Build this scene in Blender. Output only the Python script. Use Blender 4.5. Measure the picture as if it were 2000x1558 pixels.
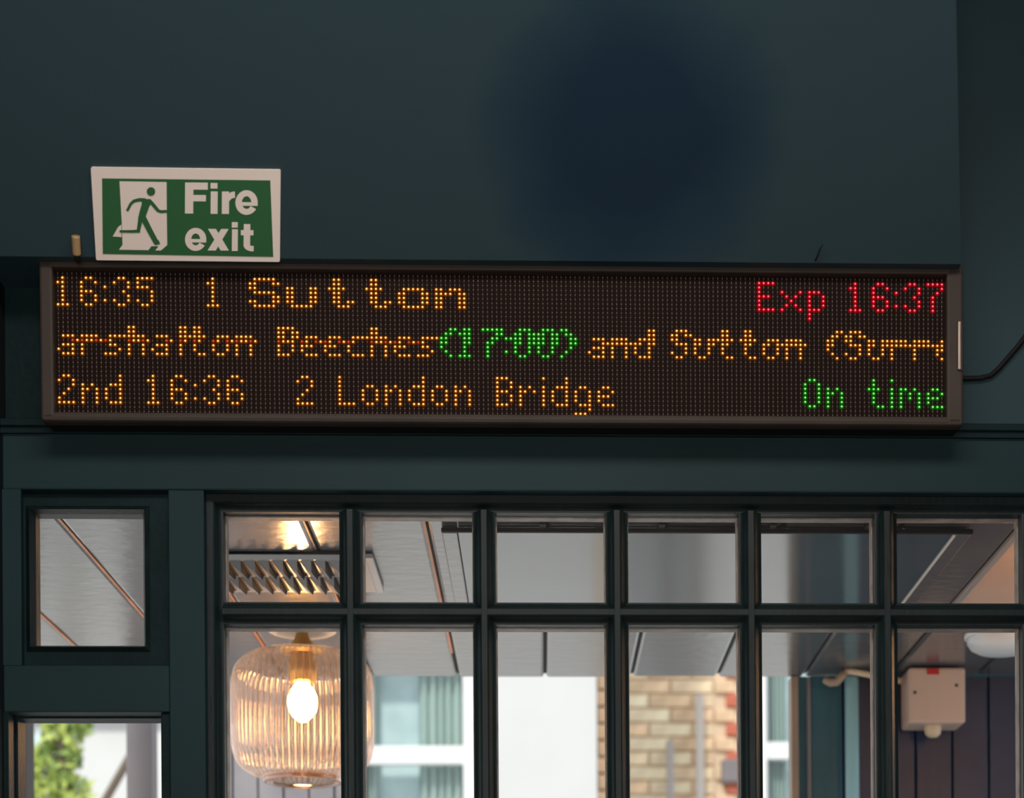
import bpy, bmesh, math, random
from mathutils import Vector, Matrix
random.seed(7)
for o in list(bpy.data.objects):
    bpy.data.objects.remove(o, do_unlink=True)
S = bpy.context.scene
COL = S.collection
R = math.radians

# ------------------------------------------------------------------ camera
F = 3620.0                 # focal length in pixels of the 2000 px wide frame
PPX, PPY = 1187.0, 2100.0  # principal point: level camera, shifted lens
EYE = Vector((0, 0, 1.55))
CAMR = Matrix.Rotation(R(-2.0), 3, 'Z') @ Matrix.Rotation(R(90), 3, 'X') @ Matrix.Rotation(R(-0.4), 3, 'Z')
cd = bpy.data.cameras.new('camera')
cam = bpy.data.objects.new('camera', cd)
COL.objects.link(cam)
cam.matrix_world = Matrix.Translation(EYE) @ CAMR.to_4x4()
cd.sensor_fit = 'HORIZONTAL'
cd.sensor_width = 36.0
cd.lens = 36.0 * F / 2000.0
cd.shift_x = -(PPX - 1000) / 2000.0
cd.shift_y = (PPY - 779) / 2000.0
cd.clip_start = 0.05
cd.dof.use_dof = True
cd.dof.focus_distance = 3.2
cd.dof.aperture_fstop = 3.9
S.camera = cam

def ray(px, py):
    return CAMR @ Vector(((px - PPX) / F, (PPY - py) / F, -1.0))
def P(px, py, Y):
    d = ray(px, py)
    return EYE + d * (Y / d.y)
def PZ(px, py, z):
    d = ray(px, py)
    return EYE + d * ((z - EYE.z) / d.z)

# ------------------------------------------------------------------ world, sun, lights, exposure
S.view_settings.view_transform = 'Standard'
S.view_settings.look = 'None'
S.view_settings.gamma = 1.0
S.view_settings.exposure = 0.0
S.view_settings.use_curve_mapping = False
W = bpy.data.worlds.new('sky')
S.world = W
W.use_nodes = True
bg = W.node_tree.nodes['Background']
bg.inputs[0].default_value = (0.86, 0.93, 1.0, 1)
bg.inputs[1].default_value = 1.28
sd = bpy.data.lights.new('sun', 'SUN')
sd.energy = 3.0
sd.angle = R(6)
sd.color = (1.0, 0.95, 0.88)
sun = bpy.data.objects.new('sun', sd)
COL.objects.link(sun)
sun.rotation_euler = (R(48), 0, R(-22))
def area(name, loc, target, sx, sy, e, col):
    l = bpy.data.lights.new(name, 'AREA')
    l.shape = 'RECTANGLE'; l.size = sx; l.size_y = sy; l.energy = e; l.color = col
    o = bpy.data.objects.new(name, l); COL.objects.link(o)
    o.location = loc
    o.rotation_euler = (Vector(target) - Vector(loc)).to_track_quat('-Z', 'Y').to_euler()
    return o
area('back_fill_light', (-0.1, -1.6, 1.5), (0.0, 3.0, 2.6), 1.9, 1.9, 72, (1.0, 0.93, 0.88))  # added soft light behind the camera; the back wall has no window
area('room_ceiling_light', (0.0, 1.75, 3.43), (0.0, 2.3, 0.0), 1.7, 0.7, 40, (1.0, 0.93, 0.87))

# ------------------------------------------------------------------ materials
def mat(name, col, rough=0.5, metal=0.0, spec=0.5, bump=0.0, bscale=(30, 30, 30), var=0.0, vscale=4.0, ior=1.5):
    m = bpy.data.materials.new(name); m.use_nodes = True
    nt = m.node_tree; b = nt.nodes['Principled BSDF']
    b.inputs['Base Color'].default_value = (*col, 1)
    b.inputs['Roughness'].default_value = rough
    b.inputs['Metallic'].default_value = metal
    b.inputs['Specular IOR Level'].default_value = spec
    b.inputs['IOR'].default_value = ior
    tc = nt.nodes.new('ShaderNodeTexCoord')
    if var > 0:
        n = nt.nodes.new('ShaderNodeTexNoise'); n.inputs['Scale'].default_value = vscale
        n.inputs['Detail'].default_value = 6
        nt.links.new(tc.outputs['Object'], n.inputs['Vector'])
        r = nt.nodes.new('ShaderNodeValToRGB')
        r.color_ramp.elements[0].position = 0.3; r.color_ramp.elements[1].position = 0.7
        r.color_ramp.elements[0].color = (*[c * (1 - var) for c in col], 1)
        r.color_ramp.elements[1].color = (*[min(1, c * (1 + var)) for c in col], 1)
        nt.links.new(n.outputs['Fac'], r.inputs['Fac'])
        nt.links.new(r.outputs['Color'], b.inputs['Base Color'])
    if bump > 0:
        mp = nt.nodes.new('ShaderNodeMapping'); mp.inputs['Scale'].default_value = bscale
        nt.links.new(tc.outputs['Object'], mp.inputs['Vector'])
        n2 = nt.nodes.new('ShaderNodeTexNoise'); n2.inputs['Scale'].default_value = 1.0
        n2.inputs['Detail'].default_value = 5
        nt.links.new(mp.outputs['Vector'], n2.inputs['Vector'])
        bp = nt.nodes.new('ShaderNodeBump'); bp.inputs['Strength'].default_value = bump
        bp.inputs['Distance'].default_value = 0.002
        nt.links.new(n2.outputs['Fac'], bp.inputs['Height'])
        nt.links.new(bp.outputs['Normal'], b.inputs['Normal'])
    return m
def emis(name, col, s):
    m = bpy.data.materials.new(name); m.use_nodes = True
    nt = m.node_tree; nt.nodes.clear()
    e = nt.nodes.new('ShaderNodeEmission'); e.inputs[0].default_value = (*col, 1); e.inputs[1].default_value = s
    o = nt.nodes.new('ShaderNodeOutputMaterial'); nt.links.new(e.outputs[0], o.inputs[0])
    return m
def thin_glass(name, tint, base=0.05, rough=0.0, power=5.0, diffuse=0.0, dcol=(1, 1, 1), bump=0.0):
    m = bpy.data.materials.new(name); m.use_nodes = True
    nt = m.node_tree; nt.nodes.clear(); N = nt.nodes.new; L = nt.links.new
    t = N('ShaderNodeBsdfTransparent'); t.inputs[0].default_value = (*tint, 1)
    g = N('ShaderNodeBsdfGlossy'); g.inputs['Roughness'].default_value = rough
    lw = N('ShaderNodeLayerWeight'); lw.inputs[0].default_value = 0.5
    pw = N('ShaderNodeMath'); pw.operation = 'POWER'; pw.inputs[1].default_value = power
    L(lw.outputs['Facing'], pw.inputs[0])
    ma = N('ShaderNodeMath'); ma.operation = 'MULTIPLY_ADD'; ma.inputs[1].default_value = 1 - base; ma.inputs[2].default_value = base
    L(pw.outputs[0], ma.inputs[0])
    if bump > 0:
        n = N('ShaderNodeTexNoise'); n.inputs['Scale'].default_value = 6
        b = N('ShaderNodeBump'); b.inputs['Strength'].default_value = bump; b.inputs['Distance'].default_value = 0.002
        L(n.outputs['Fac'], b.inputs['Height']); L(b.outputs[0], g.inputs['Normal'])
    mx = N('ShaderNodeMixShader'); L(ma.outputs[0], mx.inputs[0]); L(t.outputs[0], mx.inputs[1]); L(g.outputs[0], mx.inputs[2])
    last = mx
    if diffuse > 0:
        d = N('ShaderNodeBsdfTranslucent'); d.inputs[0].default_value = (*dcol, 1)
        m2 = N('ShaderNodeMixShader'); m2.inputs[0].default_value = diffuse
        L(mx.outputs[0], m2.inputs[1]); L(d.outputs[0], m2.inputs[2]); last = m2
    o = N('ShaderNodeOutputMaterial'); L(last.outputs[0], o.inputs[0])
    return m

M = {}
M['teal'] = mat('teal_wall_paint', (0.0075, 0.0255, 0.0295), 0.6, spec=0.2, bump=0.25, bscale=(14, 14, 70), var=0.16, vscale=3)
M['teal2'] = mat('teal_upper_wall_paint', (0.018, 0.043, 0.052), 0.6, spec=0.25, bump=0.25, bscale=(14, 14, 70), var=0.16, vscale=3)
M['frame'] = mat('dark_green_joinery_paint', (0.005, 0.0155, 0.0175), 0.5, spec=0.1, bump=0.5, bscale=(60, 60, 60), var=0.3, vscale=9)
M['muntin'] = mat('dark_glazing_bar_paint', (0.004, 0.0115, 0.0122), 0.45, spec=0.3, bump=0.3, bscale=(120, 120, 20), var=0.3, vscale=14)
M['pier'] = mat('black_painted_wall', (0.006, 0.010, 0.012), 0.7, spec=0.2)
M['gloss'] = mat('grey_gloss_ceiling_paint', (0.10, 0.105, 0.112), 0.20, spec=0.6, bump=0.6, bscale=(16, 34, 30), var=0.12, vscale=5, ior=2.0)
M['orange'] = mat('orange_groove_edge', (0.55, 0.24, 0.11), 0.45, bump=0.4, bscale=(60, 8, 60), var=0.3, vscale=9)
M['peach'] = mat('peach_lamplit_boards', (0.62, 0.43, 0.33), 0.3, spec=0.5, bump=0.3, bscale=(9, 50, 30), var=0.12)  # warm lamp light on the near right boards, put into their colour
M['hatch'] = mat('blue_grey_gloss_panel', (0.06, 0.085, 0.105), 0.12, spec=0.6, bump=0.1, bscale=(4, 12, 4), var=0.1, vscale=3, ior=2.0)
M['black'] = mat('matt_black', (0.008, 0.008, 0.009), 0.6, spec=0.2)
M['lit_reveal'] = mat('lit_reveal_tan', (0.27, 0.225, 0.195), 0.5, spec=0.5, bump=0.5, bscale=(90, 90, 90), var=0.35, vscale=30)  # light caught by the pane reveals, put into a tan colour
M['casing'] = mat('brown_black_powder_coat', (0.046, 0.034, 0.028), 0.55, spec=0.22, bump=0.2, bscale=(300, 300, 300), var=0.15, vscale=8)
M['ledpanel'] = mat('dark_brown_matrix_panel', (0.013, 0.007, 0.0055), 0.7, spec=0.04)
M['ledoff'] = mat('unlit_led_lens', (0.28, 0.225, 0.20), 0.4)
M['ledstrip'] = mat('led_carrier_strip', (0.046, 0.031, 0.026), 0.6, spec=0.08)
M['metal'] = mat('brushed_steel', (0.40, 0.31, 0.26), 0.4, metal=0.4, bump=0.4, bscale=(300, 300, 20))
M['white'] = mat('cream_white_sign_plastic', (0.92, 0.80, 0.72), 0.45, spec=0.3)
M['green'] = mat('safety_green_print', (0.034, 0.135, 0.053), 0.5, spec=0.25)
M['brass'] = mat('aged_brass', (0.52, 0.33, 0.12), 0.32, metal=0.9)
M['rose'] = mat('cream_ceiling_rose', (0.62, 0.60, 0.54), 0.4)
M['tanplastic'] = mat('tan_plastic_cap', (0.42, 0.27, 0.13), 0.5)
M['vent'] = mat('pale_pressed_metal', (0.42, 0.41, 0.41), 0.28, metal=0.3, bump=0.2, bscale=(40, 40, 40))
M['render'] = mat('white_render', (0.66, 0.65, 0.635), 0.9, spec=0.1, bump=0.3, bscale=(8, 8, 8), var=0.05, vscale=1.5)
M['pvc'] = mat('white_window_frame', (0.82, 0.82, 0.82), 0.4)
M['brick1'] = mat('yellow_stock_brick', (0.88, 0.64, 0.43), 0.9, spec=0.1, var=0.25, vscale=9)
M['brick2'] = mat('buff_stock_brick', (0.90, 0.69, 0.48), 0.9, spec=0.1, var=0.25, vscale=9)
M['brick4'] = mat('brown_corner_brick', (0.45, 0.30, 0.19), 0.9, spec=0.1, var=0.3, vscale=9)
M['brick3'] = mat('brown_stock_brick', (0.76, 0.54, 0.35), 0.9, spec=0.1, var=0.3, vscale=9)
M['redbrick'] = mat('red_quoin_brick', (0.56, 0.17, 0.11), 0.9, spec=0.1, var=0.2, vscale=9)
M['mortar'] = mat('pale_mortar', (0.78, 0.60, 0.43), 0.95, spec=0.1)
M['greypipe'] = mat('grey_downpipe', (0.46, 0.41, 0.38), 0.5)
M['sashglass'] = mat('blue_sash_glass', (0.60, 0.78, 0.80), 0.5, spec=0.5, var=0.35, vscale=2.2)
M['curtain'] = mat('pale_net_curtain', (0.50, 0.62, 0.57), 0.9)
M['pave'] = mat('pale_paving', (0.62, 0.60, 0.57), 0.9, spec=0.1, var=0.1, vscale=2)
M['greyboard'] = mat('grey_painted_boards', (0.26, 0.25, 0.27), 0.5, bump=0.4, bscale=(40, 40, 6), var=0.2, vscale=6)
M['post'] = mat('grey_mauve_post', (0.20, 0.175, 0.18), 0.6, var=0.1)
M['darkpost'] = mat('brown_black_post', (0.05, 0.04, 0.038), 0.6)
M['tealpost'] = mat('deep_teal_gloss', (0.035, 0.115, 0.15), 0.25, spec=0.5, bump=0.3, bscale=(50, 50, 6), var=0.15, vscale=5)
M['navy'] = mat('navy_black_door_paint', (0.012, 0.022, 0.056), 0.4, spec=0.5, bump=0.4, bscale=(70, 70, 6), var=0.25, vscale=7)
M['bluepipe'] = mat('pale_blue_pipe_paint', (0.45, 0.84, 0.95), 0.3, spec=0.5)
M['cream'] = mat('cream_conduit', (0.66, 0.52, 0.36), 0.5)
M['tanwood'] = mat('tan_timber_edge', (0.34, 0.25, 0.18), 0.5, bump=0.3, bscale=(40, 40, 6), var=0.2)
M['boxbeige'] = mat('peach_beige_plastic', (0.60, 0.43, 0.34), 0.5, var=0.05)
M['red'] = mat('red_plastic', (0.5, 0.02, 0.02), 0.4)
M['dome'] = mat('frosted_white_dome', (0.72, 0.76, 0.78), 0.3)
M['leaf1'] = mat('yellow_green_leaf', (0.50, 0.58, 0.14), 0.6)
M['leaf2'] = mat('mid_green_leaf', (0.26, 0.36, 0.10), 0.6)
M['bark'] = mat('brown_bark', (0.16, 0.12, 0.09), 0.9)
M['roomwall'] = mat('room_wall_paint', (0.30, 0.27, 0.25), 0.8)
M['roomfloor'] = mat('room_floor_boards', (0.40, 0.31, 0.24), 0.6, var=0.2)
M['pane'] = thin_glass('clear_window_glass', (0.97, 0.98, 0.98), 0.035, 0.0, bump=0.15)
M['globe'] = thin_glass('peach_ribbed_glass', (0.92, 0.86, 0.82), 0.07, 0.05, 2.4, 0.022, (1.0, 0.80, 0.68))
M['globe_rib'] = thin_glass('amber_glass_rib', (0.42, 0.31, 0.25), 0.20, 0.12, 1.8, 0.05, (1.0, 0.72, 0.52))
M['bulb'] = emis('glowing_bulb', (1.0, 0.50, 0.16), 55.0)
LED = {  # last two of each set: glow around the dot, put in as emission
    'A': [emis('amber_led_core', (1.0, 0.76, 0.22), 1.9), emis('amber_led_lens', (0.95, 0.27, 0.01), 0.62), emis('amber_led_glow', (0.62, 0.125, 0.002), 0.30), emis('amber_led_halo', (0.60, 0.11, 0.002), 0.11)],
    'G': [emis('green_led_core', (0.50, 1.0, 0.34), 1.20), emis('green_led_lens', (0.05, 0.80, 0.03), 0.50), emis('green_led_glow', (0.01, 0.50, 0.008), 0.27), emis('green_led_halo', (0.01, 0.50, 0.008), 0.11)],
    'R': [emis('red_led_core', (1.0, 0.20, 0.24), 1.50), emis('red_led_lens', (1.0, 0.006, 0.02), 0.75), emis('red_led_glow', (0.8, 0.003, 0.014), 0.42), emis('red_led_halo', (0.8, 0.003, 0.014), 0.20)],
    'D': [emis('dim_red_led_core', (1.0, 0.12, 0.07), 0.9), emis('dim_red_led_lens', (0.9, 0.04, 0.01), 0.4), emis('dim_red_led_glow', (0.60, 0.08, 0.004), 0.22), emis('dim_red_led_halo', (0.60, 0.08, 0.004), 0.10)],
}

# darker, bluer area on the sloping panel
def patch_material():
    m = mat('teal_wall_paint_with_blue_patch', (0.028, 0.052, 0.06), 0.6, spec=0.3, bump=0.2, bscale=(14, 14, 60))
    nt = m.node_tree; N = nt.nodes.new; L = nt.links.new; b = nt.nodes['Principled BSDF']
    tc = N('ShaderNodeTexCoord')
    mp = N('ShaderNodeMapping'); mp.vector_type = 'TEXTURE'
    c = PATCH_C
    mp.inputs['Location'].default_value = (c.x, c.y, c.z); mp.inputs['Scale'].default_value = (0.30, 0.30, 0.30)
    L(tc.outputs['Object'], mp.inputs['Vector'])
    ln = N('ShaderNodeVectorMath'); ln.operation = 'LENGTH'; L(mp.outputs[0], ln.inputs[0])
    no = N('ShaderNodeTexNoise'); no.inputs['Scale'].default_value = 5; L(tc.outputs['Object'], no.inputs['Vector'])
    ad = N('ShaderNodeMath'); ad.operation = 'MULTIPLY_ADD'; ad.inputs[1].default_value = 0.35; L(no.outputs['Fac'], ad.inputs[0]); L(ln.outputs['Value'], ad.inputs[2])
    r = N('ShaderNodeValToRGB'); L(ad.outputs[0], r.inputs[0])
    e = r.color_ramp.elements
    e[0].position = 0.55; e[0].color = (0.0022, 0.019, 0.041, 1)
    e[1].position = 1.25 if False else 1.0; e[1].color = (0.022, 0.049, 0.061, 1)
    x = r.color_ramp.elements.new(0.8); x.color = (0.010, 0.034, 0.055, 1)
    L(r.outputs[0], b.inputs['Base Color'])
    return m

# ------------------------------------------------------------------ mesh builder
class MB:
    def __init__(s): s.v = []; s.f = []; s.m = []; s.sm = []
    def add(s, vs, fs, mi=0, smooth=False):
        o = len(s.v); s.v += [tuple(v) for v in vs]
        for f in fs: s.f.append([o + i for i in f]); s.m.append(mi); s.sm.append(smooth)
        return s
    def box(s, a, b, mi=0, bev=0.0):
        x0, x1 = sorted((a[0], b[0])); y0, y1 = sorted((a[1], b[1])); z0, z1 = sorted((a[2], b[2]))
        if bev <= 0 or min(x1 - x0, y1 - y0, z1 - z0) < 2.2 * bev:
            vs = [(x0, y0, z0), (x1, y0, z0), (x1, y1, z0), (x0, y1, z0), (x0, y0, z1), (x1, y0, z1), (x1, y1, z1), (x0, y1, z1)]
            fs = [(0, 3, 2, 1), (4, 5, 6, 7), (0, 1, 5, 4), (1, 2, 6, 5), (2, 3, 7, 6), (3, 0, 4, 7)]
            return s.add(vs, fs, mi)
        bm = bmesh.new(); bmesh.ops.create_cube(bm, size=1)
        for v in bm.verts:
            v.co = Vector(((x0 + x1) / 2 + v.co.x * (x1 - x0), (y0 + y1) / 2 + v.co.y * (y1 - y0), (z0 + z1) / 2 + v.co.z * (z1 - z0)))
        bmesh.ops.bevel(bm, geom=bm.edges[:], offset=bev, segments=2, affect='EDGES', profile=0.5)
        s.bm(bm, mi); return s
    def bm(s, bm, mi=0, smooth=False):
        bm.verts.index_update()
        s.add([v.co[:] for v in bm.verts], [[v.index for v in f.verts] for f in bm.faces], mi, smooth); bm.free()
    def prism(s, poly, d0, d1, fn, mi=0):
        # poly: 2D points; fn(u, v, d) -> 3D
        n = len(poly)
        vs = [fn(u, v, d0) for u, v in poly] + [fn(u, v, d1) for u, v in poly]
        fs = [list(range(n)), list(range(2 * n - 1, n - 1, -1))] + [(i, i + n, (i + 1) % n + n, (i + 1) % n) for i in range(n)]
        return s.add(vs, fs, mi)
    def lathe(s, c, prof, n=48, mi=0, smooth=True, cap0=False, cap1=False, rib=None):
        vs = []; fs = []
        for (r, z) in prof:
            for i in range(n):
                a = 2 * math.pi * i / n
                rr = r + (rib(a, r, z) if rib else 0)
                vs.append((c[0] + rr * math.cos(a), c[1] + rr * math.sin(a), c[2] + z))
        for k in range(len(prof) - 1):
            for i in range(n):
                j = (i + 1) % n
                fs.append((k * n + i, k * n + j, (k + 1) * n + j, (k + 1) * n + i))
        if cap0: fs.append(list(range(n - 1, -1, -1)))
        if cap1: fs.append([(len(prof) - 1) * n + i for i in range(n)])
        return s.add(vs, fs, mi, smooth)
    def ribs(s, nr):
        n = nr * 8
        for i in range(len(s.f)): s.m[i] = 1 if (i % n) % 8 in (0, 1, 6, 7) and (i % n) % 8 in (0, 7) else 0
        return s
    def tube(s, pts, r, n=10, mi=0):
        pts = [Vector(p) for p in pts]; vs = []; fs = []
        up = Vector((0.13, 0.21, 0.97))
        for i, p in enumerate(pts):
            t = (pts[min(i + 1, len(pts) - 1)] - pts[max(i - 1, 0)]).normalized()
            u = t.cross(up)
            if u.length < 0.05: u = t.cross(Vector((1, 0, 0)))
            u.normalize(); w = t.cross(u)
            for k in range(n):
                a = 2 * math.pi * k / n
                vs.append(p + (u * math.cos(a) + w * math.sin(a)) * r)
        for i in range(len(pts) - 1):
            for k in range(n):
                fs.append((i * n + k, i * n + (k + 1) % n, (i + 1) * n + (k + 1) % n, (i + 1) * n + k))
        fs.append(list(range(n - 1, -1, -1))); fs.append([(len(pts) - 1) * n + k for k in range(n)])
        return s.add(vs, fs, mi, True)
    def mesh(s, name, mats, off=(0, 0, 0)):
        me = bpy.data.meshes.new(name)
        me.from_pydata([(v[0] - off[0], v[1] - off[1], v[2] - off[2]) for v in s.v], [], s.f)
        for m in (mats if isinstance(mats, list) else [mats]): me.materials.append(m)
        me.polygons.foreach_set('material_index', s.m)
        me.polygons.foreach_set('use_smooth', s.sm)
        bm = bmesh.new(); bm.from_mesh(me); bmesh.ops.recalc_face_normals(bm, faces=bm.faces); bm.to_mesh(me); bm.free()
        me.update(); return me
    def build(s, name, mats, parent=None, local=False, at=None):
        """world coordinates unless local; top-level meshes get their origin at 'at' or their base centre"""
        if parent is not None:
            off = (0, 0, 0) if local else world_loc(parent)
            o = bpy.data.objects.new(name, s.mesh(name, mats, off)); COL.objects.link(o); o.parent = parent
        else:
            if at is None:
                xs = [v[0] for v in s.v]; ys = [v[1] for v in s.v]; zs = [v[2] for v in s.v]
                at = ((min(xs) + max(xs)) / 2, (min(ys) + max(ys)) / 2, min(zs))
            o = bpy.data.objects.new(name, s.mesh(name, mats, at)); COL.objects.link(o); o.location = at
        return o
def world_loc(o):
    l = Vector(o.location)
    while o.parent: o = o.parent; l += Vector(o.location)
    return l
def tag(o, label=None, cat=None, group=None, kind=None):
    if label: o['label'] = label
    if cat: o['category'] = cat
    if group: o['group'] = group
    if kind: o['kind'] = kind
    return o
def empty(name, loc, label=None, cat=None, group=None, kind=None):
    o = bpy.data.objects.new(name, None); COL.objects.link(o); o.location = loc; o.empty_display_size = 0.05
    return tag(o, label, cat, group, kind)
def B(a, b, bev=0.0): return MB().box(a, b, 0, bev)

# ------------------------------------------------------------------ near room shell
YW0, YW1 = 3.06, 3.16           # front and back of the glazed wall
XL, XR = P(5, 1100, 3.06).x, 1.75
ZT = 3.45
tag(B((XL - 0.1, -2.0, -0.1), (XR + 0.1, 3.16, 0)).build('floor', M['roomfloor']), kind='structure')
tag(B((XL - 0.1, -2.0, ZT), (XR + 0.1, 3.16, ZT + 0.12)).build('ceiling', M['roomwall']), kind='structure')
tag(B((XL - 0.12, -2.0, 0), (XL, 3.16, ZT)).build('wall_left', M['pier']), kind='structure')
tag(B((XR, -2.0, 0), (XR + 0.12, 3.16, ZT)).build('wall_right', M['teal']), kind='structure')
tag(B((XL - 0.12, -2.12, 0), (XR + 0.12, -2.0, ZT)).build('wall_back', M['roomwall']), kind='structure')

# glazed front wall, member by member
wf = empty('wall_front', (0.2, YW0, 0), kind='structure')
def Zp(py, px=1000, Y=YW0): return P(px, py, Y).z
def Xp(px, py=1200, Y=YW0): return P(px, py, Y).x
z_ledge = Zp(838); z_top = Zp(959); z_sill = 1.02
x_s0, x_s1 = Xp(42), Xp(329, 1130)      # square sash opening
x_st = Xp(400, 1250)                     # left edge of glazed screen
x_l0, x_l1 = Xp(17, 1470), Xp(313, 1470)
z_sq0, z_sq1 = Zp(1299, 190), Zp(959, 190)
z_lo = Zp(1390, 170)
xk = P(84, 680, 3.085).x
B((XL, 3.083, z_ledge), (xk, YW1, ZT)).build('side_panel', M['frame'], wf)
B((xk, 3.085, z_ledge), (XR, YW1, ZT)).build('upper_panel', M['teal2'], wf)
B((XL, YW0, z_top), (XR, YW1, z_ledge), 0.003).build('frieze', M['teal'], wf)
led = MB()
led.box((XL, YW0 - 0.012, z_ledge - 0.002), (XR, 3.1, z_ledge + 0.010), 0, 0.002)
led.box((XL, YW0 - 0.006, z_ledge - 0.012), (XR, 3.09, z_ledge - 0.002))
led.build('ledge_moulding', M['frame'], wf)
B((XL, YW0, z_sq0), (x_s0, YW1, z_top)).build('stile', M['teal'], wf)
B((x_s1, YW0, z_sill), (x_st, YW1, z_top), 0.002).build('stile', M['teal'], wf)
B((XL, YW0, z_lo), (x_s1, YW1, z_sq0), 0.002).build('mid_rail', M['teal'], wf)
B((XL, YW0, z_sill), (x_l0, YW1, z_lo)).build('stile', M['frame'], wf)
B((x_l1, YW0 + 0.006, z_sill), (x_s1, YW1, z_lo), 0.002).build('stile', M['frame'], wf)
B((XL, YW0, 0), (XR, YW1, z_sill)).build('dado_panel', M['teal'], wf)

def frame_ring(mb, xo0, xo1, zo0, zo1, xi0, xi1, zi0, zi1, ya, yb, yc=None):
    # picture frame: front outer at ya, front inner at yc, runs back to yb
    yc = ya if yc is None else yc
    o = [(xo0, zo0), (xo1, zo0), (xo1, zo1), (xo0, zo1)]; n = [(xi0, zi0), (xi1, zi0), (xi1, zi1), (xi0, zi1)]
    vs = [(x, ya, z) for x, z in o] + [(x, yc, z) for x, z in n] + [(x, yb, z) for x, z in n] + [(x, yb, z) for x, z in o]
    fs = []
    for i in range(4):
        j = (i + 1) % 4
        fs += [(i, j, 4 + j, 4 + i), (4 + i, 4 + j, 8 + j, 8 + i), (8 + i, 8 + j, 12 + j, 12 + i), (12 + i, 12 + j, j, i)]
    mb.add(vs, fs)
# ------------------------------------------------------------------ multi-pane screen (window_1)
HW_END = 0.02
YN = 3.082     # nose of the glazing bars
w1 = empty('window_1', (0.2, YW0, z_sill), kind='structure')
mpx = [684, 946, 1206, 1468, 1734, 2022]
mx = [Xp(p, 1195, YN) for p in mpx]
while mx[-1] + 0.225 < XR: mx.append(mx[-1] + 0.225)
mx[-1] = XR - HW_END
zc = Zp(1194, 1000, YN)                   # horizontal bar
z_g = Zp(996, 900, YN)                    # underside of the top rail
x_g0 = Xp(434, 1195, YN)
HW = 0.0185
_h = [(0.0045, 0.0), (0.0062, 0.0012), (0.0085, 0.004), (0.0105, 0.0075), (0.0130, 0.0105), (0.0158, 0.0125), (HW, 0.0135), (HW, 0.052)]
prof = _h + [(-a, b) for a, b in reversed(_h)]
def half(prof_edge):  # moulding for frame edges
    return prof_edge
# top rail and left stile with moulded inner edge
def edge_prof(w):
    return [(0, 0.0), (w - 0.0150, 0.0), (w - 0.0130, 0.0012), (w - 0.0105, 0.004), (w - 0.0085, 0.0075), (w - 0.006, 0.0105), (w - 0.003, 0.0125), (w, 0.0135), (w, 0.052), (0, 0.052)]
MB().prism(edge_prof(z_top - z_g), x_st, XR, lambda u, v, d: (d, YN + v, z_top - u)).build('top_rail', M['muntin'], w1)
MB().prism(edge_prof(x_g0 - x_st), z_sill, z_top - 0.002, lambda u, v, d: (x_st + u, YN + 0.0005 + v, d)).build('stile', M['muntin'], w1)
for i, x in enumerate(mx):
    MB().prism(prof, z_sill, z_g + 0.001, lambda u, v, d: (x + u, YN + v, d)).build('glazing_bar', M['muntin'], w1)
xs = [x_g0 - HW + 0.0] + mx
for i in range(len(mx)):
    a = (x_g0 if i == 0 else mx[i - 1]); b = mx[i]
    MB().prism(prof, a, b, lambda u, v, d: (d, YN + 0.0003 + v * 0.995, zc - u)).build('cross_bar', M['muntin'], w1)
for i in range(len(mx)):
    a = (x_g0 if i == 0 else mx[i - 1] + HW); b = mx[i] - HW
    for (z0, z1) in ((zc + HW, z_g), (z_sill, zc - HW)):
        B((a - 0.002, YN + 0.034, z0 - 0.002), (b + 0.002, YN + 0.037, z1 + 0.002)).build('glass_pane', M['pane'], w1)
        m = MB(); frame_ring(m, a - 0.001, b + 0.001, z0 - 0.001, z1 + 0.001, a + 0.0022, b - 0.0022, z0 + 0.0022, z1 - 0.0022, YN + 0.0372, YN + 0.056)
        m.build('lit_reveal_bead', M['lit_reveal'], w1)  # bead added around each pane to carry the lit look of the reveals
# chipped paint crumbs along glass edges are left to the bump

# square sash (window_2)
w2 = empty('window_2', ((x_s0 + x_s1) / 2, YW0, z_sq0), kind='structure')
YS = 3.076
xi0, xi1 = Xp(51, 1130, YS), Xp(293, 1130, YS); zi0, zi1 = Zp(1273, 180, YS), Zp(988, 180, YS)
m = MB(); frame_ring(m, x_s0, x_s1, z_sq0, z_sq1, xi0, xi1, zi0, zi1, YS, 3.118); m.build('sash_frame', M['frame'], w2)
m = MB(); frame_ring(m, xi0, xi1, zi0, zi1, xi0 + 0.007, xi1 - 0.007, zi0 + 0.007, zi1 - 0.007, YS + 0.001, 3.115, YS - 0.006)
frame_ring(m, xi0 + 0.007, xi1 - 0.007, zi0 + 0.007, zi1 - 0.007, xi0 + 0.013, xi1 - 0.013, zi0 + 0.013, zi1 - 0.010, YS - 0.006, 3.114, YS + 0.012); m.build('glazing_bead', M['muntin'], w2)
B((xi0 + 0.01, 3.106, zi0 + 0.008), (xi1 - 0.01, 3.109, zi1 - 0.008)).build('glass_pane', M['pane'], w2)
# lower sidelight (window_3)
w3 = empty('window_3', ((x_l0 + x_l1) / 2, YW0, z_sill), kind='structure')
m = MB(); frame_ring(m, x_l0, x_l1, z_sill, z_lo, x_l0 + 0.004, x_l1 - 0.006, z_sill + 0.03, z_lo - 0.003, 3.10, 3.135); m.build('sash_frame', M['frame'], w3)
B((x_l0 + 0.002, 3.115, z_sill + 0.02), (x_l1 - 0.003, 3.118, z_lo - 0.002)).build('glass_pane', M['pane'], w3)

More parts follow.
